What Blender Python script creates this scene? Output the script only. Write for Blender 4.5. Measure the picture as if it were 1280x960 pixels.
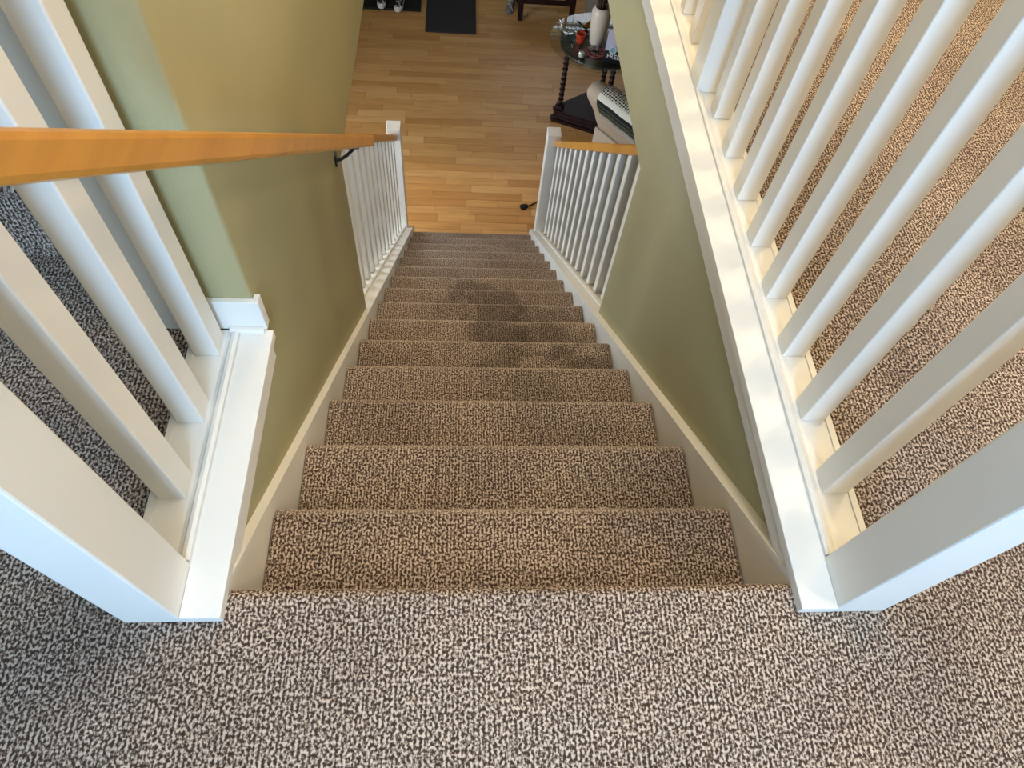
import bpy, bmesh, math, random
from mathutils import Vector, Matrix

for o in list(bpy.data.objects):
    bpy.data.objects.remove(o, do_unlink=True)
SC = bpy.context.scene
COL = SC.collection
PI = math.pi

# ------------------------------------------------------------------ camera
def make_camera():
    yaw, pitch, roll = 0.147467352, 1.00557543, 0.135665819
    cy, sy, cp, sp = math.cos(yaw), math.sin(yaw), math.cos(pitch), math.sin(pitch)
    f = Vector((sy * cp, cy * cp, -sp)); rt = Vector((cy, -sy, 0)); up = rt.cross(f)
    c, s = math.cos(roll), math.sin(roll)
    R, U = rt * c + up * s, -rt * s + up * c
    cam = bpy.data.cameras.new('camera')
    cam.sensor_width = 36.0; cam.sensor_fit = 'HORIZONTAL'
    cam.lens = 861.702 * 36 / 1280
    cam.clip_start = 0.02; cam.clip_end = 60
    o = bpy.data.objects.new('camera', cam); COL.objects.link(o)
    m = Matrix.Identity(4)
    for i in range(3):
        m[i][0], m[i][1], m[i][2] = R[i], U[i], -f[i]
    m[0][3], m[1][3], m[2][3] = -0.05150832, -0.276415704, 1.07057959
    o.matrix_world = m
    SC.camera = o
make_camera()

# ------------------------------------------------------------------ world, exposure
W = bpy.data.worlds.new('daylight'); SC.world = W; W.use_nodes = True
bg = W.node_tree.nodes['Background']
bg.inputs[0].default_value = (0.80, 0.90, 1.0, 1); bg.inputs[1].default_value = 2.2
SC.view_settings.view_transform = 'Standard'
SC.view_settings.look = 'None'
SC.view_settings.gamma = 1.0
SC.view_settings.use_curve_mapping = False
SC.view_settings.exposure = 0.56

# ------------------------------------------------------------------ large lights (daylight through the windows)
def area(name, loc, rot, sx, sy, power, col):
    l = bpy.data.lights.new(name, 'AREA'); l.shape = 'RECTANGLE'; l.size = sx; l.size_y = sy
    l.energy = power; l.color = col
    o = bpy.data.objects.new(name, l); COL.objects.link(o)
    o.location = loc; o.rotation_euler = rot
    return o
area('window_daylight_landing', (0.05, -2.30, 1.45), (PI / 2, 0, 0), 0.95, 1.25, 66, (0.34, 0.63, 1.0))
area('window_daylight_living_room', (-2.50, 3.0, -1.55), (0, -PI / 2, 0), 1.3, 1.7, 70, (0.74, 0.88, 1.0))

# ------------------------------------------------------------------ dimensions
RISE, RUN = 0.18, 0.228144745
SL = RISE / RUN
XL, XR = -0.393, 0.486            # faces of the skirt boards
WL, WR = -0.411, 0.511            # stairwell wall faces
FZ = -16 * RISE                   # lower floor, -2.88
CZ = -0.37                        # lower ceiling
YW = 1.43                         # where the stairwell walls end on the lower storey

# ------------------------------------------------------------------ materials
MATS = {}
def newmat(name):
    m = bpy.data.materials.new(name); m.use_nodes = True
    MATS[name] = m
    return m, m.node_tree, m.node_tree.nodes['Principled BSDF']
def lin(r, g, b):
    f = lambda c: (c / 255 / 12.92) if c / 255 <= 0.04045 else ((c / 255 + 0.055) / 1.055) ** 2.4
    return (f(r), f(g), f(b), 1)
def N(t, kind, **kw):
    n = t.nodes.new(kind)
    for k, v in kw.items(): setattr(n, k, v)
    return n
def ramp(t, stops, interp='LINEAR'):
    r = N(t, 'ShaderNodeValToRGB'); r.color_ramp.interpolation = interp
    e = r.color_ramp.elements
    while len(e) < len(stops): e.new(0.5)
    for el, (p, c) in zip(e, stops): el.position = p; el.color = c
    return r
def math_node(t, op, a, b=None):
    n = N(t, 'ShaderNodeMath', operation=op)
    for i, v in enumerate((a, b)):
        if v is None: continue
        if isinstance(v, (int, float)): n.inputs[i].default_value = v
        else: t.links.new(v, n.inputs[i])
    return n.outputs[0]
def mixc(t, fac, a, b, blend='MIX'):
    n = N(t, 'ShaderNodeMix', data_type='RGBA', blend_type=blend)
    for sock, v in ((n.inputs[0], fac), (n.inputs[6], a), (n.inputs[7], b)):
        if isinstance(v, (int, float)): sock.default_value = v
        elif isinstance(v, tuple): sock.default_value = v
        else: t.links.new(v, sock)
    return n.outputs[2]
def simple(name, col, rough=0.5, noise=0.0, nscale=30, bump=0.0, bscale=200, metal=0.0, **kw):
    m, t, b = newmat(name)
    b.inputs['Roughness'].default_value = rough; b.inputs['Metallic'].default_value = metal
    g = N(t, 'ShaderNodeNewGeometry')
    if noise:
        n = N(t, 'ShaderNodeTexNoise'); n.inputs['Scale'].default_value = nscale; n.inputs['Detail'].default_value = 4
        t.links.new(g.outputs['Position'], n.inputs['Vector'])
        dark = tuple(c * (1 - noise) for c in col[:3]) + (1,)
        lite = tuple(min(1, c * (1 + noise)) for c in col[:3]) + (1,)
        r = ramp(t, [(0.3, dark), (0.7, lite)]); t.links.new(n.outputs['Fac'], r.inputs[0])
        t.links.new(r.outputs[0], b.inputs['Base Color'])
    else:
        b.inputs['Base Color'].default_value = col
    if bump:
        n = N(t, 'ShaderNodeTexNoise'); n.inputs['Scale'].default_value = bscale; n.inputs['Detail'].default_value = 3
        t.links.new(g.outputs['Position'], n.inputs['Vector'])
        bp = N(t, 'ShaderNodeBump'); bp.inputs['Strength'].default_value = bump; bp.inputs['Distance'].default_value = 0.002
        t.links.new(n.outputs['Fac'], bp.inputs['Height']); t.links.new(bp.outputs[0], b.inputs['Normal'])
    for k, v in kw.items(): b.inputs[k].default_value = v
    return m

simple('white_paint', lin(232, 229, 222), 0.42, 0.015, 6, 0.05, 60)
simple('ceiling_paint', lin(228, 226, 218), 0.8)
simple('green_paint', lin(162, 153, 112), 0.62, 0.03, 5, 0.25, 160)
simple('black_iron', lin(22, 22, 24), 0.45, 0.1, 60)
simple('dark_wood', lin(38, 20, 17), 0.5, 0.25, 18, **{'Specular IOR Level': 0.25})
simple('table_wood', lin(66, 54, 46), 0.45, 0.15, 14)
simple('black_rubber', lin(14, 13, 14), 0.8, 0.15, 90, 0.3, 500)
simple('doormat_fibre', lin(48, 42, 42), 0.95, 0.3, 120, 0.6, 600)
simple('beige_fabric', lin(190, 172, 150), 0.9, 0.06, 160, 0.5, 900)
simple('teal_fabric', lin(104, 122, 126), 0.9, 0.06, 120, 0.4, 800)
simple('grey_weave', lin(120, 112, 102), 0.9, 0.15, 120, 0.5, 500)
simple('white_ceramic', lin(222, 206, 186), 0.35, 0.05, 12)
simple('red_ceramic', lin(190, 62, 34), 0.3, 0.12, 30)
simple('brass', lin(176, 146, 84), 0.35, metal=1.0)
simple('coral_pink', lin(176, 96, 92), 0.5, 0.15, 60)
simple('silver_wire', lin(196, 194, 188), 0.3, metal=1.0)
simple('wax', lin(240, 232, 216), 0.5)
simple('reed_brown', lin(58, 40, 30), 0.8, 0.3, 50)
simple('shoe_black', lin(18, 18, 20), 0.6, 0.1, 80)
simple('shoe_white', lin(215, 205, 195), 0.6)
simple('shoe_grey', lin(110, 104, 100), 0.8, 0.12, 90)
simple('pack_black', lin(20, 20, 26), 0.4)
simple('pack_lavender', lin(196, 192, 212), 0.4, 0.03, 20)
simple('pack_teal', lin(130, 168, 178), 0.4)
simple('pack_pale', lin(196, 220, 222), 0.4)
simple('pack_white', lin(232, 232, 236), 0.4)
simple('shade_glass', lin(250, 236, 210), 0.4, **{'Emission Color': (1.0, 0.72, 0.42, 1), 'Emission Strength': 2.0})

def make_glass(name, tint, ior):
    m, t, b = newmat(name)
    out = t.nodes['Material Output']; t.nodes.remove(b)
    tr = N(t, 'ShaderNodeBsdfTransparent'); tr.inputs[0].default_value = tint
    gl = N(t, 'ShaderNodeBsdfGlossy'); gl.inputs['Roughness'].default_value = 0.02
    fr = N(t, 'ShaderNodeFresnel'); fr.inputs[0].default_value = ior
    mx = N(t, 'ShaderNodeMixShader'); gm = N(t, 'ShaderNodeNewGeometry')
    fac = math_node(t, 'MULTIPLY', fr.outputs[0], math_node(t, 'SUBTRACT', 1.0, gm.outputs['Backfacing']))
    t.links.new(fac, mx.inputs[0]); t.links.new(tr.outputs[0], mx.inputs[1]); t.links.new(gl.outputs[0], mx.inputs[2])
    t.links.new(mx.outputs[0], out.inputs[0])
make_glass('table_glass', (0.86, 0.90, 0.87, 1), 1.75)
make_glass('clear_glass', (0.90, 0.93, 0.92, 1), 1.9)
make_glass('crystal', (0.80, 0.86, 0.86, 1), 3.2)

def make_carpet():
    m, t, b = newmat('berber_carpet')
    g = N(t, 'ShaderNodeNewGeometry'); s = N(t, 'ShaderNodeSeparateXYZ'); t.links.new(g.outputs['Position'], s.inputs[0])
    v = math_node(t, 'SUBTRACT', s.outputs['Y'], s.outputs['Z'])
    cx = N(t, 'ShaderNodeCombineXYZ')
    t.links.new(math_node(t, 'MULTIPLY', s.outputs['X'], 1 / 0.0041), cx.inputs[0])
    t.links.new(math_node(t, 'MULTIPLY', v, 1 / 0.0052), cx.inputs[1])
    no = N(t, 'ShaderNodeTexNoise', noise_dimensions='2D'); no.inputs['Scale'].default_value = 1.0; no.inputs['Detail'].default_value = 1.2; no.inputs['Roughness'].default_value = 0.6
    t.links.new(cx.outputs[0], no.inputs['Vector'])
    rib = math_node(t, 'SINE', math_node(t, 'MULTIPLY', s.outputs['X'], 2 * PI / 0.0074))
    hgt = math_node(t, 'ADD', no.outputs['Fac'], math_node(t, 'MULTIPLY', rib, 0.06))
    yarn = ramp(t, [(0.34, lin(66, 52, 43)), (0.45, lin(100, 83, 72)), (0.55, lin(164, 145, 130)), (0.66, lin(210, 193, 176))])
    t.links.new(hgt, yarn.inputs[0])
    at = N(t, 'ShaderNodeAttribute', attribute_name='nosing_light')
    c1 = mixc(t, math_node(t, 'MULTIPLY', at.outputs['Fac'], 0.20), yarn.outputs[0], lin(222, 204, 180))  # paler yarn paints the light caught by loops along the nosing
    # wear and spill stains with a shape of their own
    st = N(t, 'ShaderNodeTexNoise'); st.inputs['Scale'].default_value = 3.4; st.inputs['Detail'].default_value = 3
    t.links.new(g.outputs['Position'], st.inputs['Vector'])
    sr = ramp(t, [(0.34, (0.80, 0.78, 0.78, 1)), (0.58, (1, 1, 1, 1))]); t.links.new(st.outputs['Fac'], sr.inputs[0])
    c2 = mixc(t, 1.0, c1, sr.outputs[0], 'MULTIPLY')
    for (px, py, pz, rx, ry, am) in STAINS:
        d = N(t, 'ShaderNodeVectorMath', operation='SUBTRACT'); t.links.new(g.outputs['Position'], d.inputs[0]); d.inputs[1].default_value = (px, py, pz)
        d2 = N(t, 'ShaderNodeVectorMath', operation='MULTIPLY'); t.links.new(d.outputs[0], d2.inputs[0]); d2.inputs[1].default_value = (1 / rx, 1 / ry, 1 / 0.12)
        ln = N(t, 'ShaderNodeVectorMath', operation='LENGTH'); t.links.new(d2.outputs[0], ln.inputs[0])
        wn = N(t, 'ShaderNodeTexNoise'); wn.inputs['Scale'].default_value = 9; t.links.new(g.outputs['Position'], wn.inputs['Vector'])
        q = math_node(t, 'ADD', ln.outputs['Value'], math_node(t, 'MULTIPLY', math_node(t, 'SUBTRACT', wn.outputs['Fac'], 0.5), 2.4))
        rr = ramp(t, [(0.62, (am, am, am, 1)), (0.98, (0, 0, 0, 1))]); t.links.new(q, rr.inputs[0])
        c2 = mixc(t, rr.outputs[0], c2, lin(40, 32, 30))
    t.links.new(c2, b.inputs['Base Color'])
    b.inputs['Roughness'].default_value = 0.95; b.inputs['Specular IOR Level'].default_value = 0.1
    bp = N(t, 'ShaderNodeBump'); bp.inputs['Strength'].default_value = 0.6; bp.inputs['Distance'].default_value = 0.003
    t.links.new(hgt, bp.inputs['Height']); t.links.new(bp.outputs[0], b.inputs['Normal'])
STAINS = [(0.08, 7.5 * RUN, -8 * RISE, 0.24, 0.15, 0.42), (0.09, 6.5 * RUN, -7 * RISE, 0.17, 0.16, 0.45),
          (0.10, 5.5 * RUN, -6 * RISE, 0.14, 0.15, 0.45), (0.02, 8.5 * RUN, -9 * RISE, 0.17, 0.14, 0.36),
          (0.38, 4.4 * RUN, -5 * RISE, 0.15, 0.15, 0.45), (0.12, 4.4 * RUN, -5 * RISE, 0.14, 0.14, 0.34),
          (0.33, 5.5 * RUN, -6 * RISE, 0.18, 0.15, 0.36), (0.34, 6.5 * RUN, -7 * RISE, 0.18, 0.15, 0.32),
          (0.20, 3.4 * RUN, -4 * RISE, 0.14, 0.14, 0.26), (-0.62, -0.10, 0.0, 0.20, 0.20, 0.22)]
make_carpet()

def make_wood(name, tones, along, rough, grain_scale, per_object=True, gstr=0.5):
    """timber with grain along axis 'along' (0 x, 1 y); tone shifts from piece to piece"""
    m, t, b = newmat(name)
    g = N(t, 'ShaderNodeNewGeometry'); oi = N(t, 'ShaderNodeObjectInfo')
    off = N(t, 'ShaderNodeVectorMath', operation='SCALE'); off.inputs[0].default_value = (37, 19, 11)
    t.links.new(oi.outputs['Random'], off.inputs['Scale'])
    add = N(t, 'ShaderNodeVectorMath', operation='ADD'); t.links.new(g.outputs['Position'], add.inputs[0]); t.links.new(off.outputs[0], add.inputs[1])
    sc = N(t, 'ShaderNodeVectorMath', operation='MULTIPLY'); t.links.new(add.outputs[0], sc.inputs[0])
    k = [grain_scale] * 3; k[along] = grain_scale * 0.07
    sc.inputs[1].default_value = k
    n = N(t, 'ShaderNodeTexNoise'); n.inputs['Scale'].default_value = 1.0; n.inputs['Detail'].default_value = 5; n.inputs['Distortion'].default_value = 0.6
    t.links.new(sc.outputs[0], n.inputs['Vector'])
    tone = ramp(t, [(i / (len(tones) - 1), c) for i, c in enumerate(tones)]); t.links.new(oi.outputs['Random'], tone.inputs[0])
    gr = ramp(t, [(0.30, (1 - gstr, 1 - gstr * 1.15, 1 - gstr * 1.3, 1)), (0.62, (1.0, 1.0, 1.0, 1))]); t.links.new(n.outputs['Fac'], gr.inputs[0])
    c = mixc(t, 1.0, tone.outputs[0], gr.outputs[0], 'MULTIPLY')
    t.links.new(c, b.inputs['Base Color']); b.inputs['Roughness'].default_value = rough
    bp = N(t, 'ShaderNodeBump'); bp.inputs['Strength'].default_value = 0.08; bp.inputs['Distance'].default_value = 0.001
    t.links.new(n.outputs['Fac'], bp.inputs['Height']); t.links.new(bp.outputs[0], b.inputs['Normal'])
make_wood('oak_floor', [lin(196, 138, 76), lin(218, 164, 98), lin(208, 150, 86), lin(226, 174, 112), lin(200, 144, 82)], 0, 0.42, 46, True, 0.18)
make_wood('honey_rail', [lin(202, 142, 60), lin(206, 148, 66)], 1, 0.28, 26, True, 0.18)

def make_blanket():
    m, t, b = newmat('striped_wool')
    uv = N(t, 'ShaderNodeUVMap'); s = N(t, 'ShaderNodeSeparateXYZ'); t.links.new(uv.outputs[0], s.inputs[0])
    K = lin(24, 26, 26); Wt = lin(226, 220, 206); G = lin(92, 100, 78); H = lin(60, 70, 60)
    seq = [(0, K), (.05, Wt), (.10, K), (.12, Wt), (.18, K), (.20, Wt), (.25, Wt), (.50, Wt), (.56, K), (.61, H), (.64, K), (.68, G), (.71, K), (.75, G), (.79, K), (.82, Wt), (.85, K), (.875, Wt), (.90, G), (.92, Wt), (.95, H), (.97, Wt)]
    r = ramp(t, seq, 'CONSTANT'); t.links.new(s.outputs[1], r.inputs[0])
    # the black and white lozenge band
    ck = N(t, 'ShaderNodeTexChecker'); ck.inputs['Scale'].default_value = 1.0
    cv = N(t, 'ShaderNodeCombineXYZ')
    a = math_node(t, 'MULTIPLY', s.outputs[0], 26.0); c = math_node(t, 'MULTIPLY', s.outputs[1], 28.0)
    t.links.new(math_node(t, 'ADD', a, c), cv.inputs[0]); t.links.new(math_node(t, 'SUBTRACT', a, c), cv.inputs[1])
    t.links.new(cv.outputs[0], ck.inputs['Vector']); ck.inputs['Color1'].default_value = K; ck.inputs['Color2'].default_value = Wt
    inb = math_node(t, 'MULTIPLY', math_node(t, 'GREATER_THAN', s.outputs[1], 0.27), math_node(t, 'LESS_THAN', s.outputs[1], 0.48))
    col = mixc(t, inb, r.outputs[0], ck.outputs[0])
    t.links.new(col, b.inputs['Base Color']); b.inputs['Roughness'].default_value = 0.95
make_blanket()

# ------------------------------------------------------------------ mesh helpers
def bx(bm, x0, x1, y0, y1, z0, z1, bev=0.0):
    """a box, optionally with softened edges"""
    r = bmesh.ops.create_cube(bm, size=1.0)
    vs = r['verts']
    for v in vs:
        v.co = Vector((x0 + (v.co.x + .5) * (x1 - x0), y0 + (v.co.y + .5) * (y1 - y0), z0 + (v.co.z + .5) * (z1 - z0)))
    if bev:
        es = list({e for v in vs for e in v.link_edges})
        bmesh.ops.bevel(bm, geom=es, offset=bev, segments=2, profile=0.5, affect='EDGES')
    return vs
def slope_bx(bm, x0, x1, y0, y1, h0, h1, bev=0.0):
    """a bar that follows the pitch of the stairs, h measured above the nosing line"""
    vs = []
    for y in (y0, y1):
        for (x, h) in ((x0, h0), (x1, h0), (x1, h1), (x0, h1)):
            vs.append(bm.verts.new((x, y, h - SL * y)))
    fs = [(3, 2, 1, 0), (4, 5, 6, 7), (0, 1, 5, 4), (1, 2, 6, 5), (2, 3, 7, 6), (3, 0, 4, 7)]
    for f in fs: bm.faces.new([vs[i] for i in f])
    if bev:
        es = list({e for v in vs for e in v.link_edges})
        bmesh.ops.bevel(bm, geom=es, offset=bev, segments=2, profile=0.5, affect='EDGES')
def prism(bm, pts, a0, a1, axis='x'):
    """extrude a closed outline; axis x: pts are (y, z); axis y: pts are (x, z); axis z: pts are (x, y)"""
    def P(p, a):
        return {'x': (a, p[0], p[1]), 'y': (p[0], a, p[1]), 'z': (p[0], p[1], a)}[axis]
    A = [bm.verts.new(P(p, a0)) for p in pts]; B = [bm.verts.new(P(p, a1)) for p in pts]
    n = len(pts)
    fs = [bm.faces.new(A[::-1]), bm.faces.new(B)]
    for i in range(n): fs.append(bm.faces.new((A[i], A[(i + 1) % n], B[(i + 1) % n], B[i])))
    bmesh.ops.recalc_face_normals(bm, faces=fs)
    return A, B
def lathe(bm, prof, seg=24, c=(0, 0, 0)):
    rings = []
    for (r, z) in prof:
        rings.append([bm.verts.new((c[0] + r * math.cos(2 * PI * i / seg), c[1] + r * math.sin(2 * PI * i / seg), c[2] + z)) for i in range(seg)])
    for a, b in zip(rings, rings[1:]):
        for i in range(seg): bm.faces.new((a[i], a[(i + 1) % seg], b[(i + 1) % seg], b[i]))
    bm.faces.new(rings[0][::-1]); bm.faces.new(rings[-1])
def tube(bm, pts, rad, seg=8):
    pts = [Vector(p) for p in pts]
    rings = []
    for i, p in enumerate(pts):
        d = (pts[min(i + 1, len(pts) - 1)] - pts[max(i - 1, 0)]).normalized()
        u = d.cross(Vector((0, 0, 1)))
        if u.length < 1e-3: u = d.cross(Vector((1, 0, 0)))
        u.normalize(); w = d.cross(u)
        r = rad[i] if isinstance(rad, (list, tuple)) else rad
        rings.append([bm.verts.new(p + (u * math.cos(2 * PI * k / seg) + w * math.sin(2 * PI * k / seg)) * r) for k in range(seg)])
    for a, b in zip(rings, rings[1:]):
        for k in range(seg): bm.faces.new((a[k], a[(k + 1) % seg], b[(k + 1) % seg], b[k]))
    bm.faces.new(rings[0][::-1]); bm.faces.new(rings[-1])
def BM(): return bmesh.new()
def obj(name, bm, mat, parent=None, smooth=False, kind=None):
    me = bpy.data.meshes.new(name)
    bmesh.ops.recalc_face_normals(bm, faces=bm.faces)
    bm.to_mesh(me); bm.free()
    me.materials.append(MATS[mat])
    if smooth:
        for p in me.polygons: p.use_smooth = True
    o = bpy.data.objects.new(name, me); COL.objects.link(o)
    if parent: o.parent = parent
    if kind: o['kind'] = kind
    return o
def inst(src, name, loc=(0, 0, 0), parent=None, scale=None):
    o = bpy.data.objects.new(name, src.data); COL.objects.link(o); o.location = loc
    if scale: o.scale = scale
    if parent: o.parent = parent
    return o
def tag(o, label, cat, group=None):
    o['label'] = label; o['category'] = cat
    if group: o['group'] = group
    return o
def empty(name, loc, rz=0.0):
    o = bpy.data.objects.new(name, None); COL.objects.link(o); o.location = loc; o.rotation_euler = (0, 0, rz)
    o.empty_display_size = 0.1
    return o
def thing(name, label, cat, loc=(0, 0, 0), rz=0.0, group=None):
    return tag(empty(name, loc, rz), label, cat, group)
def struct(name, bm, mat, parent=None, label=None, smooth=False):
    o = obj(name, bm, mat, parent, smooth)
    if parent is None: o['kind'] = 'structure'
    if label: o['label'] = label
    return o
def bevmod(o, w, seg=3):
    m = o.modifiers.new('bevel', 'BEVEL'); m.width = w; m.segments = seg; m.limit_method = 'ANGLE'; m.angle_limit = math.radians(35)
    for p in o.data.polygons: p.use_smooth = True
    return o
def subsurf(o, lv=2):
    m = o.modifiers.new('subdivision', 'SUBSURF'); m.levels = lv; m.render_levels = lv
    for p in o.data.polygons: p.use_smooth = True
    return o

XW0, XW1 = -2.6, 3.2      # house extents
YB, YU, YF = -2.6, 3.6, 8.0
CEIL = 2.25

# ------------------------------------------------------------------ upper storey: floor, walls
def build_upper():
    b = BM()
    prism(b, [(YB, CZ), (YB, 0), (0.012, 0), (0.020, -0.003), (0.026, -0.010), (0.028, -0.018), (0.024, -0.026), (0.012, -0.030), (0.0, -0.032), (0.0, CZ)], WL, WR, 'x')
    bx(b, XW0, WL, YB, 0.0, CZ, 0.0)
    bx(b, WR, XW1, YB, 0.0, CZ, 0.0)
    bx(b, XW0, WL - 0.12, 0.0, YU, CZ, 0.0)
    bx(b, WR + 0.119, XW1, 0.0, YU, CZ, 0.0)
    bx(b, XW0, XW1, YU, YF, CZ, 0.0)
    struct('floor_landing', b, 'berber_carpet', label='grey brown berber carpet of the upper landing')
    # stairwell walls
    b = BM()
    prism(b, [(0.0, FZ), (YW, FZ), (YW, CZ), (YU, CZ), (YU, CEIL), (0.506, CEIL), (0.506, 0.0), (0.0, 0.0)], WL - 0.12, WL, 'x')
    bevmod(struct('wall_left', b, 'green_paint', label='sage green wall along the left of the stairs'), 0.006, 2)
    b = BM()
    prism(b, [(0.0, FZ), (YW, FZ), (YW, CZ), (YU, CZ), (YU, 0.0), (0.0, 0.0)], WR, WR + 0.119, 'x')
    bevmod(struct('wall_right', b, 'green_paint', label='sage green wall under the right landing railing'), 0.006, 2)
    # enclosing walls of the upper storey, window behind the viewer
    b = BM()
    wx0, wx1, wz0, wz1 = -0.45, 0.55, 0.8, 2.1
    bx(b, XW0, wx0, YB - .12, YB, 0, CEIL); bx(b, wx1, XW1, YB - .12, YB, 0, CEIL)
    bx(b, wx0, wx1, YB - .12, YB, 0, wz0); bx(b, wx0, wx1, YB - .12, YB, wz1, CEIL)
    struct('wall_back', b, 'green_paint')
    w = BM()
    for x0, x1, z0, z1 in ((wx0 - .07, wx0, wz0 - .07, wz1 + .07), (wx1, wx1 + .07, wz0 - .07, wz1 + .07), (wx0, wx1, wz1, wz1 + .07), (wx0, wx1, wz0 - .07, wz0), (0.035, 0.065, wz0, wz1)):
        bx(w, x0, x1, YB, YB + .02, z0, z1)
    struct('window_1', w, 'white_paint')
    b = BM(); bx(b, XW0 - .12, XW0, YB, YU, 0, CEIL); struct('wall_outer_left', b, 'green_paint')
    b = BM(); bx(b, XW1, XW1 + .12, YB, YU, 0, CEIL); struct('wall_outer_right', b, 'green_paint')
    b = BM(); bx(b, XW0, XW1, YU, YU + .12, 0, CEIL); struct('wall_far_upper', b, 'green_paint')
    b = BM(); bx(b, XW0, XW1, YB, YU, CEIL, CEIL + .1); struct('ceiling', b, 'ceiling_paint')
    # baseboard wrapped round the end of the left wall
    b = BM()
    bx(b, WL - 0.132, WL + 0.011, 0.494, 0.506, 0.021, 0.098, 0.002)
    bx(b, WL, WL + 0.011, 0.506, 0.516, 0.021, 0.098, 0.002)
    bx(b, WL - 0.132, WL - 0.12, 0.506, 0.68, 0.0, 0.098, 0.002)
    bx(b, WL - 0.055, WL + 0.007, 0.484, 0.494, 0.021, 0.031, 0.002)
    struct('baseboard_left', b, 'white_paint', label='white baseboard block wrapped round the wall end')
build_upper()

# ------------------------------------------------------------------ carpeted stairs down
def build_stairs():
    root = thing('staircase', 'straight flight of brown berber carpeted steps leading down to wood floor', 'staircase', (0.05, 0, 0))
    b = BM()
    # one step: tread with a rolled nosing and the riser under it
    pts = [(-RUN - 0.0, 0.0), (-0.034, 0.0), (-0.016, -0.0006)]
    for a in range(1, 6):
        th = PI / 2 - a * PI / 6
        pts.append((-0.016 + 0.018 * math.cos(th), -0.016 + 0.0154 * math.sin(th)))
    pts += [(-0.010, -0.034), (-0.018, -0.038), (-0.020, -RISE), (-RUN, -RISE)]
    wl = b.verts.layers.float.new('nosing_light')
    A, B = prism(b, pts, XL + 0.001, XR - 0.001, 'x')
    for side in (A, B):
        for k in (3, 4, 5): side[k][wl] = 1.0  # rolled edge carries the painted light line
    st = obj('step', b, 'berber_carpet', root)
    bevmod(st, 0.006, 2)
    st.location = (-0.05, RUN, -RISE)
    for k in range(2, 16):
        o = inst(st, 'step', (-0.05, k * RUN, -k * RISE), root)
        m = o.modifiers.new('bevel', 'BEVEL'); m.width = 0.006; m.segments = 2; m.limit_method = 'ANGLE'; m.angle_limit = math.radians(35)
    # skirt boards against the walls
    for x0, x1 in ((WL, XL), (XR, WR)):
        b = BM(); prism(b, [(0.001, -0.30), (0.001, -0.0006), (0.0413, -0.0006), (YW - .001, 0.032 - SL * (YW - .001)), (YW - .001, -0.30 - SL * (YW - .001))], x0, x1, 'x')
        s = obj('skirt_board', b, 'white_paint', root); s.location = (-0.05, 0, 0)
        s['label'] = 'white skirt board'
    return root
build_stairs()

# ------------------------------------------------------------------ landing railings
def baluster_mesh(h, s=0.044):
    b = BM(); bx(b, -s / 2, s / 2, -s / 2, s / 2, 0, h, 0.0025)
    return b
def newel_bm(w, z0, z1):
    b = BM(); bx(b, -w / 2, w / 2, -w / 2, w / 2, z0, z1, 0.003)
    return b
RAILTOP = 0.92
def landing_railing(side, y_end, bal_y, posts, label):
    # side -1 left, +1 right; local x grows from the stairwell outwards
    X = (lambda d: XL - d) if side < 0 else (lambda d: XR + d)
    root = thing('landing_railing', label, 'railing', (X(0.08), 0.3, 0.0))
    ox, oy = X(0.08), 0.3
    def put(o): o.location = (o.location[0] - ox, o.location[1] - oy, o.location[2]); o.parent = root; return o
    def sb(b, d0, d1, y0, y1, z0, z1, bev=0):
        xa, xb = sorted((X(d0), X(d1))); bx(b, xa, xb, y0, y1, z0, z1, bev)
    c0 = 0.055                                            # width of the flat cap
    b = BM(); sb(b, -0.003, c0, -0.022, y_end, 0.0, 0.021, 0.0015); put(obj('cap_board', b, 'white_paint'))
    b = BM(); sb(b, 0.004, 0.018, 0.0, y_end - 0.012, -0.046, -0.0005, 0.0015); put(obj('fascia_board', b, 'white_paint'))
    # base plate and the little mouldings either side of the balusters
    b = BM(); sb(b, c0, 0.139, 0.02, y_end, 0.0, 0.020, 0.002); put(obj('base_plate', b, 'white_paint'))
    b = BM()
    xa, xb = X(c0 + 0.001), X(c0 + 0.022)
    pr = [(xa, 0.020), (xa, 0.027), (X(c0 + 0.006), 0.030), (X(c0 + 0.012), 0.028), (X(c0 + 0.016), 0.023), (xb, 0.0205), (xb, 0.020)]
    ys = [0.062] + [v for p in posts[1:] for v in (p[0] - .0005, p[1] + .0005)] + [y_end - 0.002]
    for i in range(0, len(ys), 2): prism(b, pr, ys[i], ys[i + 1], 'y')
    put(obj('shoe_moulding', b, 'white_paint'))
    b = BM()
    xa, xb = X(0.130), X(0.139)
    sb(b, 0.128, 0.140, 0.062, y_end, 0.020, 0.0225, 0.001)
    put(obj('edge_bead', b, 'white_paint'))
    for (y0, y1) in posts:
        b = newel_bm(0.082, 0.0, 1.02 if y0 < 0 else RAILTOP)
        n = obj('newel_post', b, 'white_paint'); n.location = (X(c0 + 0.0415), (y0 + y1) / 2, 0.0 if y0 < 0 else 0.0205); put(n)
        if y0 < 0:
            b = BM(); bx(b, -.047, .047, -.047, .047, 1.02, 1.04, 0.004)
            c = obj('newel_cap', b, 'white_paint', n)
    first = None
    for y in bal_y:
        if first is None:
            o = obj('baluster', baluster_mesh(RAILTOP - 0.0205), 'white_paint'); first = o
        else:
            o = inst(first, 'baluster')
        o.location = (X(0.104), y + 0.022, 0.0205); put(o)
    b = BM()
    y1 = y_end if side < 0 else y_end
    sb(b, 0.073, 0.135, 0.058, y1, RAILTOP, RAILTOP + 0.045, 0.010)
    put(obj('top_rail', b, 'honey_rail'))
    return root
landing_railing(-1, 0.494, [0.162, 0.298, 0.434], [(-0.022, 0.060)],
                'white landing railing at left with three square balusters and broad newel post')
rb = [0.169 + 0.1412 * i for i in range(8)] + [1.475 + 0.1412 * i for i in range(14)]
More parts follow.
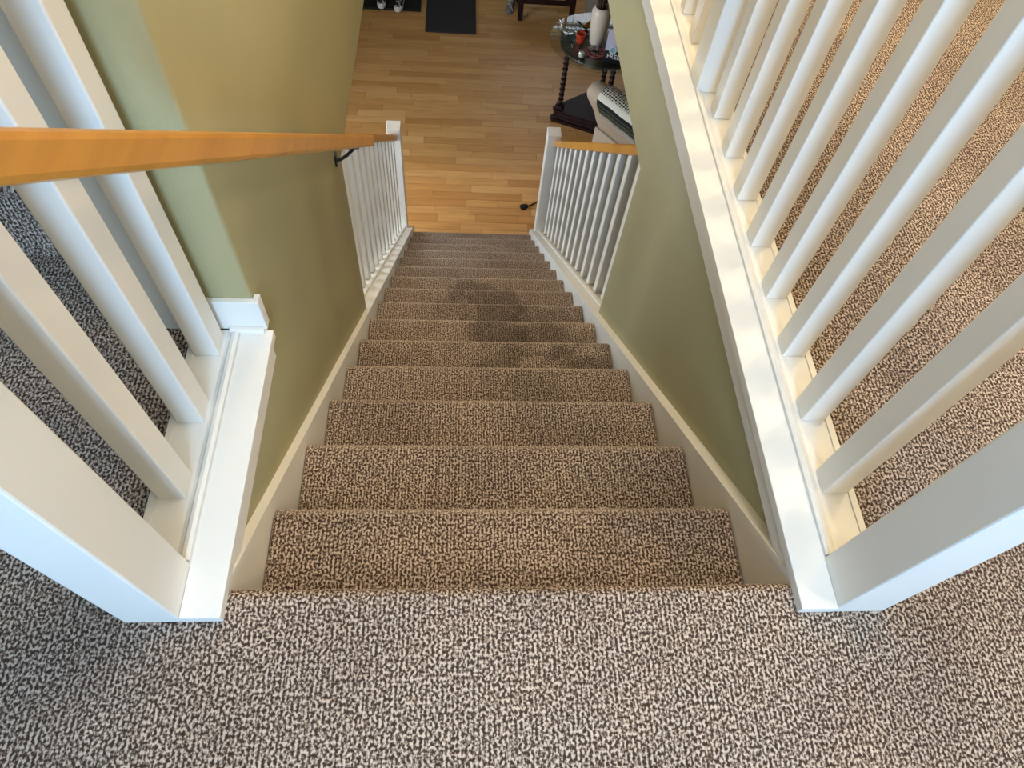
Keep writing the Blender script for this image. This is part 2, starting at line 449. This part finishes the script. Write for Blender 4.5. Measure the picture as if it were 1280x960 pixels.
landing_railing(1, YU, rb, [(-0.022, 0.060), (1.262, 1.344)],
                'long white landing railing at right with a row of square balusters on white curb')

# ------------------------------------------------------------------ railings of the open lower flight
def lower_railing(side, label):
    X = (lambda d: XL - d) if side < 0 else (lambda d: XR + d)
    root = thing('stair_railing', label, 'railing', (X(0.10), 2.4, FZ)); ox, oy, oz = X(0.10), 2.4, FZ
    def put(o): o.location = (o.location[0] - ox, o.location[1] - oy, o.location[2] - oz); o.parent = root; return o
    def sb(b, d0, d1, y0, y1, h0, h1, bev=0):
        xa, xb = sorted((X(d0), X(d1))); slope_bx(b, xa, xb, y0, y1, h0, h1, bev)
    y0, y1 = YW + 0.001, 3.53
    b = BM(); sb(b, 0.0, 0.05, y0, y1, 0.0, 0.032, 0.002); sb(b, 0.0, 0.03, y0, y1, -0.40, 0.0)
    put(obj('stringer_cap', b, 'white_paint'))
    b = BM(); sb(b, 0.05, 0.072, y0, 3.42, 0.0, 0.040, 0.004); put(obj('shoe_moulding', b, 'white_paint'))
    b = BM(); sb(b, 0.072, 0.15, y0, 3.42, 0.0, 0.030, 0.002); put(obj('base_plate', b, 'white_paint'))
    b = BM(); sb(b, 0.135, 0.15, y0, 3.42, -0.40, -0.001, 0.002); put(obj('outer_stringer', b, 'white_paint'))
    # balusters with raked ends
    nx = 0.102 if side > 0 else 0.094
    s = 0.022; first = None
    for i in range(-1, 12):
        y = 1.724 + 0.1415 * i + s
        if first is None:
            b = BM()
            hb, ht = 0.0305 - 0.0, 0.800
            vs = [b.verts.new((dx, dy, h - SL * dy)) for h in (hb, ht) for dx, dy in ((-s, -s), (s, -s), (s, s), (-s, s))]
            for f in ((3, 2, 1, 0), (4, 5, 6, 7), (0, 1, 5, 4), (1, 2, 6, 5), (2, 3, 7, 6), (3, 0, 4, 7)): b.faces.new([vs[j] for j in f])
            bmesh.ops.bevel(b, geom=list(b.edges), offset=0.002, segments=1, affect='EDGES')
            o = obj('baluster', b, 'white_paint'); first = o
        else: o = inst(first, 'baluster')
        o.location = (X(nx), y, -SL * y); put(o)
    # newel at the foot
    b = newel_bm(0.085, FZ, -1.825)
    n = obj('newel_post', b, 'white_paint'); n.location = (X(0.083) if side < 0 else X(0.070), 3.4625, 0); put(n)
    b = BM(); bx(b, -.044, .044, -.044, .044, -1.825, -1.808, 0.003)
    c = obj('newel_cap', b, 'white_paint'); c.parent = n
    b = BM(); sb(b, nx - 0.032, nx + 0.032, y0 if side > 0 else y0, 3.42, 0.801, 0.850, 0.008)
    put(obj('handrail', b, 'honey_rail'))
lower_railing(-1, 'white balusters with honey wood rail at left of the lower steps')
lower_railing(1, 'white balusters with honey wood rail at right of the lower steps')

# wall handrail
def wall_handrail():
    root = thing('wall_handrail', 'honey coloured wooden handrail running down the left green wall', 'handrail', (-0.355, 0.8, 0.2))
    def put(o): o.location = o.location - root.location; o.parent = root; return o
    b = BM(); slope_bx(b, -0.377, -0.333, -0.10, 1.615, 0.801, 0.846, 0.007)
    put(obj('rail', b, 'honey_rail'))
    for y in (1.345,):
        zt = 0.80 - SL * y
        b = BM()
        bx(b, WL, WL + 0.005, y - 0.011, y + 0.011, zt - 0.062, zt - 0.022, 0.002)
        tube(b, [(WL + 0.003, y, zt - 0.046), (WL + 0.016, y, zt - 0.042), (WL + 0.036, y, zt - 0.026), (-0.357, y, zt - 0.006)], 0.005, 8)
        slope_bx(b, -0.366, -0.346, y - 0.035, y + 0.045, 0.796, 0.8005)
        put(obj('bracket', b, 'black_iron'))['label'] = 'black iron bracket'
wall_handrail()

# ------------------------------------------------------------------ flight going up at the left, and the post beside it
def build_up_flight():
    root = thing('upper_stair_flight', 'carpeted step rising behind the left landing balusters', 'staircase', (-1.2, 0.68, 0.0))
    first = None
    for k in range(5):
        if first is None:
            b = BM(); prism(b, [(0, 0), (0.012, RISE - 0.03), (-0.006, RISE - 0.022), (-0.008, RISE - 0.01), (0.004, RISE), (0.26, RISE), (0.26, 0)], -0.7, 0.66, 'x')
            o = obj('step', b, 'berber_carpet', root); first = o
        else: o = inst(first, 'step', (0, k * 0.25, k * RISE), root)
    b = newel_bm(0.11, 0, 1.35)
    n = obj('newel_post', b, 'white_paint'); n.location = (-0.602, 0.562, 0)
    bm2 = BM(); bx(bm2, -.06, .06, -.06, .06, 1.35, 1.375, 0.004); obj('newel_cap', bm2, 'white_paint', n)
    tag(n, 'plain white post standing behind the left landing balusters by the wall end', 'post')
build_up_flight()

# ------------------------------------------------------------------ lower storey
def build_lower():
    b = BM(); bx(b, XW0, XW1, 0.0, YF, FZ - 0.2, FZ - 0.016)
    root = struct('floor_living_room', b, 'oak_floor', label='honey oak strip floor of the room below')
    rnd = random.Random(7)
    PW = 0.0838; Y0 = 3.626 - 6 * PW
    fixed = {6: [500], 7: [310, 640, 1000], 8: [300, 600], 9: [565, 840], 10: [300], 11: [625], 12: [415, 940], 13: [65, 810], 14: [270, 920], 15: [520, 1040], 16: [155, 660], 17: [545], 18: [280, 915], 19: [155, 785], 20: [430], 21: [150, 765, 1015]}
    cube = BM(); bx(cube, 0, 1, 0, 1, -1, 0)
    proto = None; n = 0
    nrow = int((YF - Y0) / PW)
    rest = BM()
    for r in range(nrow):
        y = Y0 + r * PW
        if r in fixed:
            half = 0.46 + 0.0
            # convert the measured joint positions to metres across the opening
            k = 1.06 / (1190 - 40) * (1 + 0.012 * (r - 6))
            xs = [-0.44 - 0.012 * (r - 6) + (q - 70) * k for q in fixed[r]]
        else:
            xs = [rnd.uniform(-1.2, -0.6)]
            while xs[-1] < 1.5: xs.append(xs[-1] + rnd.uniform(0.36, 1.0))
        lo = []; x = xs[0]
        while x > -1.5: x -= rnd.uniform(0.4, 0.95); lo.append(x)
        hi = []; x = xs[-1]
        while x < 1.7: x += rnd.uniform(0.4, 0.95); hi.append(x)
        xs = lo[::-1] + xs + hi
        for a, c in zip(xs, xs[1:]):
            vis = c > -1.35 and a < 1.45 and 3.5 < y < 7.2 and n < 298
            if vis:
                if proto is None: proto = obj('plank', cube, 'oak_floor', root); o = proto
                else: o = inst(proto, 'plank', parent=root)
                o.location = (a + 0.0016, y + 0.0016, FZ); o.scale = (c - a - 0.0032, PW - 0.0032, 0.015); n += 1
            else:
                bx(rest, a + 0.0006, c - 0.0006, y + 0.0005, y + PW - 0.0005, FZ - 0.015, FZ)
        for a, c in ((XW0, xs[0]), (xs[-1], XW1)):
            if c > a: bx(rest, a, c - 0.001, y + 0.0005, y + PW - 0.0005, FZ - 0.015, FZ)
    o = obj('plank_field', rest, 'oak_floor', root); o['kind'] = 'stuff'
    # walls of the room below with windows in the far and left sides
    def wall_with_hole(name, horiz, c, a0, a1, h0, h1, w0, w1, s0, s1):
        b = BM()
        for p0, p1, q0, q1 in ((a0, w0, h0, h1), (w1, a1, h0, h1), (w0, w1, h0, s0), (w0, w1, s1, h1)):
            if horiz: bx(b, p0, p1, c, c + .12, q0, q1)
            else: bx(b, c - .12, c, p0, p1, q0, q1)
        struct(name, b, 'green_paint')
    wall_with_hole('wall_far', True, YF, XW0, XW1, FZ, CZ, 0.4, 2.4, FZ + 1.5, FZ + 2.33)
    wall_with_hole('wall_living_left', False, XW0 - .0, 0.0, YF, FZ, CZ, 2.1, 3.9, FZ + .7, FZ + 2.1)
    b = BM(); bx(b, XW1, XW1 + .12, 0, YF, FZ, CZ); struct('wall_living_right', b, 'green_paint')
    b = BM(); bx(b, XW0, XW1, -.12, 0, FZ, CZ); struct('wall_under_landing', b, 'green_paint')
    b = BM()
    z0, z1 = FZ + 1.5, FZ + 2.33
    for x0, x1, q0, q1 in ((0.33, 0.4, z0 - .07, z1 + .07), (2.4, 2.47, z0 - .07, z1 + .07), (0.4, 2.4, z1, z1 + .07), (0.33, 2.47, z0 - .09, z0)):
        bx(b, x0, x1, YF - .03, YF, q0, q1)
    wf = struct('window_2', b, 'white_paint')
    for i in range(6):
        b = BM(); x = 0.4 + 2.0 * (i + .5) / 6 + (0.5 if False else 0) - 0.02
        bx(b, x, x + .035, YF + .02, YF + .06, z0, z1); obj('mullion', b, 'white_paint', wf)
    b = BM(); bx(b, 0.4, 2.4, YF + .02, YF + .06, z1 - .12, z1 - .08); obj('transom', b, 'white_paint', wf)
    b = BM()
    for y0_, y1_, q0, q1 in ((2.03, 2.1, FZ + .63, FZ + 2.17), (3.9, 3.97, FZ + .63, FZ + 2.17), (2.1, 3.9, FZ + 2.1, FZ + 2.17), (2.1, 3.9, FZ + .63, FZ + .7), (2.98, 3.02, FZ + .7, FZ + 2.1)):
        bx(b, XW0, XW0 + .02, y0_, y1_, q0, q1)
    struct('window_3', b, 'white_paint')
    # closed panel under the open part of the flight
    for i, (x0, x1) in enumerate(((XL - 0.13, XL - 0.04), (XR + 0.04, XR + 0.13))):
        b = BM(); prism(b, [(YW + .002, FZ), (3.40, FZ), (3.40, -SL * 3.40 - 0.02), (YW + .002, -SL * YW - 0.02)], x0, x1, 'x')
        struct('wall_under_stair_' + ('left', 'right')[i], b, 'green_paint')
build_lower()

# ------------------------------------------------------------------ lamps
def ceiling_lamp(x, y, power, col, label):
    root = thing('ceiling_lamp', label, 'lamp', (x, y, CEIL))
    b = BM(); lathe(b, [(0.15, -0.03), (0.16, -0.015), (0.16, 0.0)], 32); obj('lamp_base', b, 'brass', root, True)
    b = BM(); lathe(b, [(0.01, -0.10), (0.06, -0.095), (0.11, -0.075), (0.14, -0.045), (0.145, -0.031)], 32); obj('lamp_shade', b, 'shade_glass', root, True)
    l = bpy.data.lights.new('lamp_light', 'POINT'); l.energy = power; l.color = col; l.shadow_soft_size = 0.12
    o = bpy.data.objects.new('lamp_light', l); COL.objects.link(o); o.location = (0, 0, -0.26); o.parent = root
ceiling_lamp(1.9, 1.7, 30, (1.0, 0.76, 0.44), 'round glass ceiling lamp above the right landing')
ceiling_lamp(1.9, -0.9, 32, (1.0, 0.82, 0.58), 'round glass ceiling lamp above the near right corner of the landing')
ceiling_lamp(0.28, 2.9, 56, (1.0, 0.83, 0.60), 'round glass ceiling lamp above the stairwell')

ceiling_lamp(0.28, 0.45, 11, (1.0, 0.88, 0.73), 'added round glass fill lamp above the top of the stairs')  # added fill lamp, warms the landing carpet against the blue daylight

# ------------------------------------------------------------------ things in the room below
def doormats():
    b = BM(); bx(b, -0.408, 0.093, 6.275, 7.10, 0, 0.012, 0.004)
    o = obj('doormat', b, 'doormat_fibre'); o.location.z = FZ
    tag(o, 'dark charcoal doormat lying on the wood floor', 'doormat')
    b = BM(); bx(b, -1.25, -0.462, 6.62, 7.3, 0, 0.014, 0.003); 
    bx(b, -1.25, -0.462, 6.62, 6.64, 0.014, 0.022, 0.002); bx(b, -0.482, -0.462, 6.64, 7.3, 0.014, 0.022, 0.002); bx(b, -1.25, -1.23, 6.64, 7.3, 0.014, 0.022, 0.002)
    o = obj('boot_tray', b, 'black_rubber'); o.location.z = FZ
    tag(o, 'black shoe mat beside the wall with sneakers on it', 'mat')
doormats()

def sneaker(label, x, y, z, rz, upper, sole, group=None, laces=True):
    root = thing('sneaker', label, 'shoe', (x, y, z), rz, group)
    # toe at -y, heel at +y
    outline = []
    for t, w in ((0, .012), (.012, .028), (.04, .040), (.09, .044), (.15, .036), (.21, .033), (.25, .030), (.268, .018)):
        outline.append((t, w))
    pts = [(-w, t) for t, w in outline] + [(w, t) for t, w in outline[::-1]]
    b = BM(); prism(b, pts, 0, 0.024, 'z'); bevmod(obj('sole', b, sole, root), 0.005, 2)
    b = BM(); rings = []
    secs = [(.004, .014, .036), (.02, .030, .052), (.05, .037, .060), (.09, .038, .070), (.13, .034, .090), (.17, .032, .105), (.21, .031, .108), (.25, .028, .110), (.264, .014, .106)]
    for t, w, h in secs:
        rings.append([b.verts.new((w * math.cos(a), t, 0.024 + (h - 0.024) * max(0, math.sin(a)) ** .7)) for a in [i * PI / 8 for i in range(9)]])
    for A, B in zip(rings, rings[1:]):
        for i in range(8): b.faces.new((A[i], A[i + 1], B[i + 1], B[i]))
    b.faces.new(rings[0][::-1]); b.faces.new(rings[-1])
    obj('upper', b, upper, root, True)
    b = BM(); rr = []
    for t, w, h in ((-.002, .015, .034), (.012, .029, .046), (.034, .038, .056)):
        rr.append([b.verts.new((w * math.cos(a), t, 0.022 + (h - 0.022) * math.sin(a) ** .7 if 0 < i < 8 else 0.022)) for i, a in enumerate([i * PI / 8 for i in range(9)])])
    for A, B in zip(rr, rr[1:]):
        for i in range(8): b.faces.new((A[i], A[i + 1], B[i + 1], B[i]))
    b.faces.new(rr[0][::-1]); obj('toe_cap', b, sole, root, True)
    if laces:
        b = BM()
        for i in range(5):
            t = .075 + i * .02; h = .070 + i * .010
            tube(b, [(-.024, t, h - .008), (0, t - .004, h + .004), (.024, t, h - .008)], .0032, 6)
        tube(b, [(.005, .07, .075), (.012, .05, .066), (.03, .028, .05), (.042, .02, .03)], .003, 6)
        obj('laces', b, 'shoe_white', root, True)
    return root
sneaker('black sneaker with pale toe at the edge of shoe mat, nearer the green wall', -0.852, 6.60, FZ + 0.022, 0.05, 'shoe_black', 'shoe_white', 'pair of black sneakers')
sneaker('black sneaker with pale toe at the edge of shoe mat, nearer the doormat', -0.690, 6.555, FZ + 0.022, -0.12, 'shoe_black', 'shoe_white', 'pair of black sneakers')
sneaker('grey shoe standing between doormat and dark bench', 0.425, 6.66, FZ, -0.2, 'shoe_grey', 'shoe_grey', None)

def bench():
    root = thing('bench', 'dark wooden bench with square legs at the far end of floor', 'bench', (0.80, 6.75, FZ))
    for dx, dy in ((-.26, -.17), (.26, -.17), (-.26, .17), (.26, .17)):
        b = BM(); prism(b, [(-.022, 0), (.022, 0), (.028, .40), (-.028, .40)], -.025, .025, 'x')
        for v in b.verts: v.co += Vector((dx, dy, 0))
        obj('leg', b, 'dark_wood', root)
    b = BM(); bx(b, -.30, .30, -.20, .20, .40, .44, .006); obj('seat', b, 'dark_wood', root)
    b = BM()
    bx(b, -.235, .235, -.185, -.165, .17, .215, .003); st = obj('stretcher', b, 'dark_wood', root)
    inst(st, 'stretcher', (0, .35, 0), root)
bench()

def planter():
    root = thing('planter', 'grey tapered fabric pot behind the glass table', 'pot', (1.27, 6.35, FZ))
    b = BM(); lathe(b, [(0.085, 0.0), (0.09, 0.01), (0.15, 0.44), (0.155, 0.46), (0.14, 0.46), (0.135, 0.42)], 28); obj('pot', b, 'grey_weave', root, True)
    b = BM(); lathe(b, [(0.03, 0.40), (0.134, 0.41), (0.134, 0.415), (0.02, 0.42)], 28); obj('soil', b, 'reed_brown', root)
planter()

TC = Vector((1.105, 5.14, FZ)); TZ = 0.68
def side_table():
    root = thing('side_table', 'round glass topped table with dark barley twist legs beside armchair', 'table', TC)
    b = BM(); lathe(b, [(0.424, TZ - 0.012), (0.43, TZ - 0.009), (0.43, TZ - 0.003), (0.425, TZ)], 72); obj('glass_top', b, 'table_glass', root)['label'] = 'clear glass top'
    b = BM(); lathe(b, [(0.31, TZ - 0.045), (0.335, TZ - 0.04), (0.34, TZ - 0.028), (0.335, TZ - 0.0165), (0.31, TZ - 0.0145)], 48); obj('wooden_top', b, 'table_wood', root)
    legs = [(-.283, -.11), (.12, .17), (.09, -.27)]
    first = None
    for lx, ly in legs:
        if first is None:
            b = BM(); rings = []
            nseg = 60
            for i in range(nseg + 1):
                z = 0.15 + (TZ - 0.05 - 0.15) * i / nseg
                tw = 2 * PI * 5.0 * i / nseg
                ring = []
                for k in range(12):
                    a = 2 * PI * k / 12
                    r = 0.0195 + 0.0065 * math.cos(2 * (a - tw))
                    ring.append(b.verts.new((r * math.cos(a), r * math.sin(a), z)))
                rings.append(ring)
            for A, B in zip(rings, rings[1:]):
                for k in range(12): b.faces.new((A[k], A[(k + 1) % 12], B[(k + 1) % 12], B[k]))
            b.faces.new(rings[0][::-1]); b.faces.new(rings[-1])
            bx(b, -.034, .034, -.034, .034, 0.06, 0.15, 0.004)
            o = obj('leg', b, 'dark_wood', root, True); first = o
        else: o = inst(first, 'leg', parent=root)
        o.location = (lx, ly, 0); o.rotation_euler = (0, 0, math.radians(-27))
    # the legs meet the top on a cross rail
    b = BM()
    prism(b, [tuple(Vector(l) * 1.03) for l in legs], TZ - 0.052, TZ - 0.046, 'z')
    obj('top_support', b, 'dark_wood', root)
    # platform between the legs
    b = BM()
    cen = sum((Vector(l) for l in legs), Vector((0, 0))) / 3
    def tri(k, c=0.05):
        out = []
        vs = [cen + (Vector(l) - cen) * k for l in legs]
        for i in range(3):
            p, a, d = vs[i], vs[i - 1], vs[(i + 1) % 3]
            out += [tuple(p + (a - p).normalized() * c), tuple(p + (d - p).normalized() * c)]
        return out
    prism(b, tri(1.42), 0.0, 0.03, 'z'); prism(b, tri(1.30), 0.03, 0.10, 'z'); prism(b, tri(1.38), 0.10, 0.118, 'z')
    q = [Vector(v) for v in tri(1.31)]
    obj('platform', b, 'dark_wood', root)
    b = BM()
    for i in range(6):
        p, r = q[i], q[(i + 1) % 6]
        for h in (0.045, 0.08):
            tube(b, [(p.x, p.y, h), (r.x, r.y, h)], 0.006, 6)
    obj('platform_moulding', b, 'dark_wood', root)
side_table()
TOP = FZ + TZ + 0.0005

def tabletop():
    # white vase with reeds
    root = thing('vase', 'tall white ceramic vase holding brown reeds on the glass table', 'vase', (1.06, 5.11, TOP))
    b = BM(); lathe(b, [(0.050, 0), (0.058, 0.012), (0.072, 0.12), (0.080, 0.22), (0.078, 0.27), (0.062, 0.305), (0.056, 0.31), (0.052, 0.30), (0.05, 0.24)], 32); obj('body', b, 'white_ceramic', root, True)
    rnd = random.Random(3)
    for i in range(14):
        b = BM(); a = rnd.uniform(0, 2 * PI); r = rnd.uniform(0.0, 0.035); s = rnd.uniform(.04, .14)
        tube(b, [(r * math.cos(a), r * math.sin(a), 0.245), (r * 1.1 * math.cos(a), r * 1.1 * math.sin(a), 0.33), ((r + s * .5) * math.cos(a), (r + s * .5) * math.sin(a), 0.45), ((r + s) * math.cos(a), (r + s) * math.sin(a), 0.56 + rnd.uniform(-.04, .06))], [.006, .007, .008, .003], 6)
        obj('reed', b, 'reed_brown', root, True)
    # red cup
    b = BM(); lathe(b, [(0.028, 0), (0.031, 0.004), (0.037, 0.05), (0.041, 0.075), (0.041, 0.078), (0.038, 0.078), (0.034, 0.05), (0.028, 0.008)], 28)
    o = obj('cup', b, 'red_ceramic', None, True); o.location = (0.925, 5.115, TOP); tag(o, 'small red cup standing on the glass table', 'cup')
    # candle in a glass
    root = thing('candle_holder', 'small clear glass with white candle at the near side of glass table', 'candle', (0.918, 4.905, TOP))
    b = BM(); lathe(b, [(0.034, 0), (0.036, 0.004), (0.038, 0.085), (0.036, 0.085), (0.033, 0.010), (0.01, 0.008)], 24); obj('glass', b, 'clear_glass', root, True)
    b = BM(); lathe(b, [(0.024, 0.0105), (0.025, 0.012), (0.025, 0.038), (0.022, 0.041)], 20); obj('wax', b, 'wax', root, True)
    # spiky crystal bowl
    root = thing('crystal_bowl', 'spiky clear crystal bowl at the left of glass table', 'bowl', (0.835, 5.225, TOP))
    b = BM(); lathe(b, [(0.035, 0), (0.045, 0.006), (0.055, 0.02), (0.045, 0.022), (0.02, 0.012)], 20); obj('base', b, 'crystal', root, True)
    for i in range(11):
        a = 2 * PI * i / 11
        b = BM(); tube(b, [(.045 * math.cos(a), .045 * math.sin(a), .015), (.075 * math.cos(a), .075 * math.sin(a), .03), (.105 * math.cos(a), .105 * math.sin(a), .065), (.115 * math.cos(a), .115 * math.sin(a), .09)], [.010, .009, .006, .002], 6)
        obj('spike', b, 'crystal', root, True)
    # brass bird
    root = thing('brass_figurine', 'small brass bird figurine between crystal bowl and white vase', 'figurine', (0.985, 5.27, TOP), 0.6)
    b = BM(); lathe(b, [(0.025, 0), (0.026, 0.006), (0.010, 0.012), (0.008, 0.03)], 18); obj('stand', b, 'dark_wood', root, True)
    b = BM(); tube(b, [(-.055, 0, .075), (-.03, 0, .055), (0, 0, .05), (.03, 0, .058), (.045, 0, .078), (.058, 0, .084)], [.004, .016, .026, .022, .013, .003], 12); obj('body', b, 'brass', root, True)
    b = BM(); tube(b, [(-.05, 0.004, .075), (-.09, .01, .105), (-.11, .012, .12)], [.008, .007, .002], 8); obj('tail', b, 'dark_wood', root, True)
    # beads and wire basket
    b = BM(); rnd = random.Random(5); pts = []
    for i in range(46):
        a = i * 0.42; r = 0.05 + 0.02 * math.sin(i * .7)
        pts.append((0.02 + r * 1.5 * math.cos(a), r * math.sin(a), 0.006 + 0.004 * (i % 5) / 5))
    tube(b, pts, 0.005, 6)
    tube(b, [(-.05, .01, .006), (-.09, .03, .006), (-.12, .025, .006)], 0.005, 6)
    o = obj('bead_necklace', b, 'coral_pink', None, True); o.location = (1.02, 4.97, TOP); tag(o, 'tangled pink bead necklace on the glass table below white vase', 'necklace')
    b = BM()
    for i in range(5):
        a = PI * i / 5
        tube(b, [(.045 * math.cos(a), .045 * math.sin(a), .017), (.03 * math.cos(a), .03 * math.sin(a), .045), (0, 0, .058 + .003 * i), (-.03 * math.cos(a), -.03 * math.sin(a), .045), (-.045 * math.cos(a), -.045 * math.sin(a), .017)], .0028, 6)
    tube(b, [(.045 * math.cos(2 * PI * k / 16), .045 * math.sin(2 * PI * k / 16), .016) for k in range(17)], .0028, 6)
    o = obj('wire_ornament', b, 'silver_wire', None, True); o.location = (1.035, 4.99, TOP); tag(o, 'small silver wire dome ornament resting among pink beads', 'ornament')
    # printed pouch
    root = thing('printed_pouch', 'black and lavender pouch with flower emblem and white lettering on table', 'pouch', (1.178, 4.87, TOP), math.radians(-14))
    b = BM(); prism(b, [(-.035, 0), (.035, 0), (.03, .10), (.012, .22), (.004, .25), (-.004, .25), (-.012, .22), (-.03, .10)], -.085, .085, 'x'); bevmod(obj('pouch_body', b, 'pack_black', root), 0.004, 2)
    b = BM(); prism(b, [(-.0305, .102), (-.0125, .221), (-.0045, .251), (-.0045, .249), (-.0115, .219), (-.029, .102)], -.083, .083, 'x'); obj('upper_panel', b, 'pack_lavender', root)
    b = BM(); cn = Vector((-.022, -.0335, .112))
    up = Vector((0, .018, .12)).normalized(); rt = Vector((1, 0, 0)); nn = Vector((0, -.99, .15)).normalized()
    for i in range(10):
        a = 2 * PI * i / 10
        c = cn + (rt * math.cos(a) + up * math.sin(a)) * .023
        vs = [b.verts.new(c + (rt * math.cos(t) + up * math.sin(t)) * .0085 + nn * .002) for t in [2 * PI * j / 10 for j in range(10)]]
        b.faces.new(vs)
    obj('emblem_petals', b, 'pack_pale', root); b = BM()
    vs = [b.verts.new(cn + (rt * math.cos(t) + up * math.sin(t)) * .020 + nn * .0026) for t in [2 * PI * j / 20 for j in range(20)]]
    b.faces.new(vs); obj('emblem', b, 'pack_teal', root)
    cu = bpy.data.curves.new('lettering', 'FONT'); cu.body = 'FREE'; cu.size = 0.052; cu.extrude = 0.0008
    tmp = bpy.data.objects.new('lettering_curve', cu); COL.objects.link(tmp)
    me = bpy.data.meshes.new_from_object(tmp.evaluated_get(bpy.context.evaluated_depsgraph_get())); me.name = 'lettering'
    bpy.data.objects.remove(tmp, do_unlink=True)
    to = bpy.data.objects.new('lettering', me); COL.objects.link(to); me.materials.clear()
    to.data.materials.append(MATS['pack_white']); to.parent = root; to.location = (-.062, -.0362, .042); to.rotation_euler = (PI / 2 - 0.05, 0, 0)
tabletop()

def power_cord():
    root = thing('power_cord', 'black plug and cord lying on the wood floor by right newel', 'cord', (0.469, 3.886, FZ))
    b = BM(); prism(b, [(-.022, -.012), (-.004, -.015), (.022, -.007), (.022, .007), (-.004, .015), (-.022, .012)], 0, .022, 'z')
    for v in b.verts: v.co = Matrix.Rotation(0.42, 4, 'Z') @ Vector((v.co.x * 1.4, v.co.y * 1.6, v.co.z * 1.2))
    bevmod(obj('plug', b, 'black_rubber', root), .003, 2)
    b = BM(); tube(b, [(.018, .008, .010), (.05, .025, .005), (.09, .055, .005), (.135, .085, .005), (.22, .13, .005), (.4, .16, .005), (.6, .30, .005)], .0055, 8); obj('cable', b, 'black_rubber', root, True)
power_cord()

def armchair():
    ang = math.radians(-53)            # local x runs along the back, local y faces the seat front
    root = thing('armchair', 'beige upholstered lounge chair with rolled back near right stair railing', 'armchair', (1.075, 4.59, FZ), ang)
    # back: outline in (y, z), swept along x
    prof = [(0.00, .26), (-.015, .32), (-.05, .42), (-.10, .52), (-.15, .60), (-.185, .66), (-.20, .71), (-.19, .755), (-.14, .785), (-.07, .78), (-.01, .74), (.02, .66), (.06, .55), (.11, .44), (.15, .38), (.17, .26)]
    prof = [(a - 0.05 * max(0, (c - .26) / .5), c) for a, c in prof]
    b = BM(); n = 10; w = 0.74; rings = []
    for i in range(n + 1):
        t = i / n; x = t * w
        e = min(t, 1 - t) * w; sh = 1 - 0.30 * max(0, 1 - e / 0.06) ** 2
        c = Vector((-.09, .48))
        rings.append([b.verts.new((x, c.x + (p[0] - c.x) * (0.55 + .45 * sh) , c.y + (p[1] - c.y) * (0.8 + .2 * sh))) for p in prof])
    m = len(prof)
    for A, B in zip(rings, rings[1:]):
        for k in range(m): b.faces.new((A[k], A[(k + 1) % m], B[(k + 1) % m], B[k]))
    b.faces.new(rings[0][::-1]); b.faces.new(rings[-1])
    o = obj('backrest', b, 'beige_fabric', root); subsurf(o, 1)
    b = BM(); bx(b, 0.0, w, 0.02, 0.58, 0.05, 0.30, 0.02); obj('seat_base', b, 'beige_fabric', root, True)
    b = BM(); bx(b, 0.02, w - .02, 0.12, 0.59, 0.302, 0.44, 0.045); bevmod(obj('seat_cushion', b, 'beige_fabric', root, True), .01)
    b = BM(); bx(b, 0.0, w, -0.004, 0.018, 0.03, 0.265, 0.005); obj('back_apron', b, 'beige_fabric', root, True)
    for x, y in ((.05, .06), (w - .05, .06), (.05, .53), (w - .05, .53)):
        b = BM(); lathe(b, [(.016, 0), (.022, .05)], 12, (x, y, 0)); obj('leg', b, 'dark_wood', root, True)
    # striped throw hanging over the back
    bl = BM(); uvl = bl.loops.layers.uv.new('UVMap')
    path = [(.12, .475), (.075, .565), (.035, .67), (.0, .75), (-.065, .791), (-.145, .797), (-.203, .762), (-.214, .71), (-.198, .655), (-.163, .59), (-.115, .50)]
    path = [(a - 0.05 * max(0, (c - .26) / .5), c) for a, c in path]
    L = [0]
    for p, q in zip(path, path[1:]): L.append(L[-1] + math.hypot(q[0] - p[0], q[1] - p[1]))
    nx = 14; grid = []
    for i in range(nx + 1):
        x = 0.17 + (w - 0.18) * i / nx
        row = []
        for j, p in enumerate(path):
            wob = 0.004 * math.sin(i * 1.3 + j * .9)
            row.append(bl.verts.new((x + 0.06 * (j / len(path)) * 0.4, p[0] - 0.008 + wob * (-1 if j > 5 else 1), p[1] + 0.012 + abs(wob))))
        grid.append(row)
    for i in range(nx):
        for j in range(len(path) - 1):
            f = bl.faces.new((grid[i][j], grid[i + 1][j], grid[i + 1][j + 1], grid[i][j + 1]))
            for lp, (a, c) in zip(f.loops, ((i, j), (i + 1, j), (i + 1, j + 1), (i, j + 1))):
                lp[uvl].uv = (a / nx, 1.35 * L[c] / L[-1] - 0.35)
    me_o = obj('throw_blanket', bl, 'striped_wool'); me_o.location = root.location; me_o.rotation_euler = (0, 0, ang)
    so = me_o.modifiers.new('thickness', 'SOLIDIFY'); so.thickness = 0.008; so.offset = 1.0
    subsurf(me_o, 1)
    tag(me_o, 'black, white and olive striped throw draped over the beige chair back', 'blanket')
    # cushion leaning inside the chair
    b = BM(); bmesh.ops.create_uvsphere(b, u_segments=24, v_segments=14, radius=1)
    for v in b.verts:
        p = v.co; sx = math.copysign(abs(p.x) ** .55, p.x); sz = math.copysign(abs(p.z) ** .55, p.z)
        v.co = Vector((.22 * sx, .085 * p.y * (1 - .25 * abs(sx) * abs(sz)), .20 * sz))
    o = obj('cushion', b, 'teal_fabric', None, True)
    M = Matrix.Translation(root.location) @ Matrix.Rotation(ang, 4, 'Z') @ Matrix.Translation((0.42, 0.16, .68)) @ Matrix.Rotation(math.radians(32), 4, 'X')
    o.location = M.to_translation(); o.rotation_euler = M.to_euler()
    tag(o, 'grey teal cushion leaning inside the beige chair behind the throw', 'cushion')
armchair()
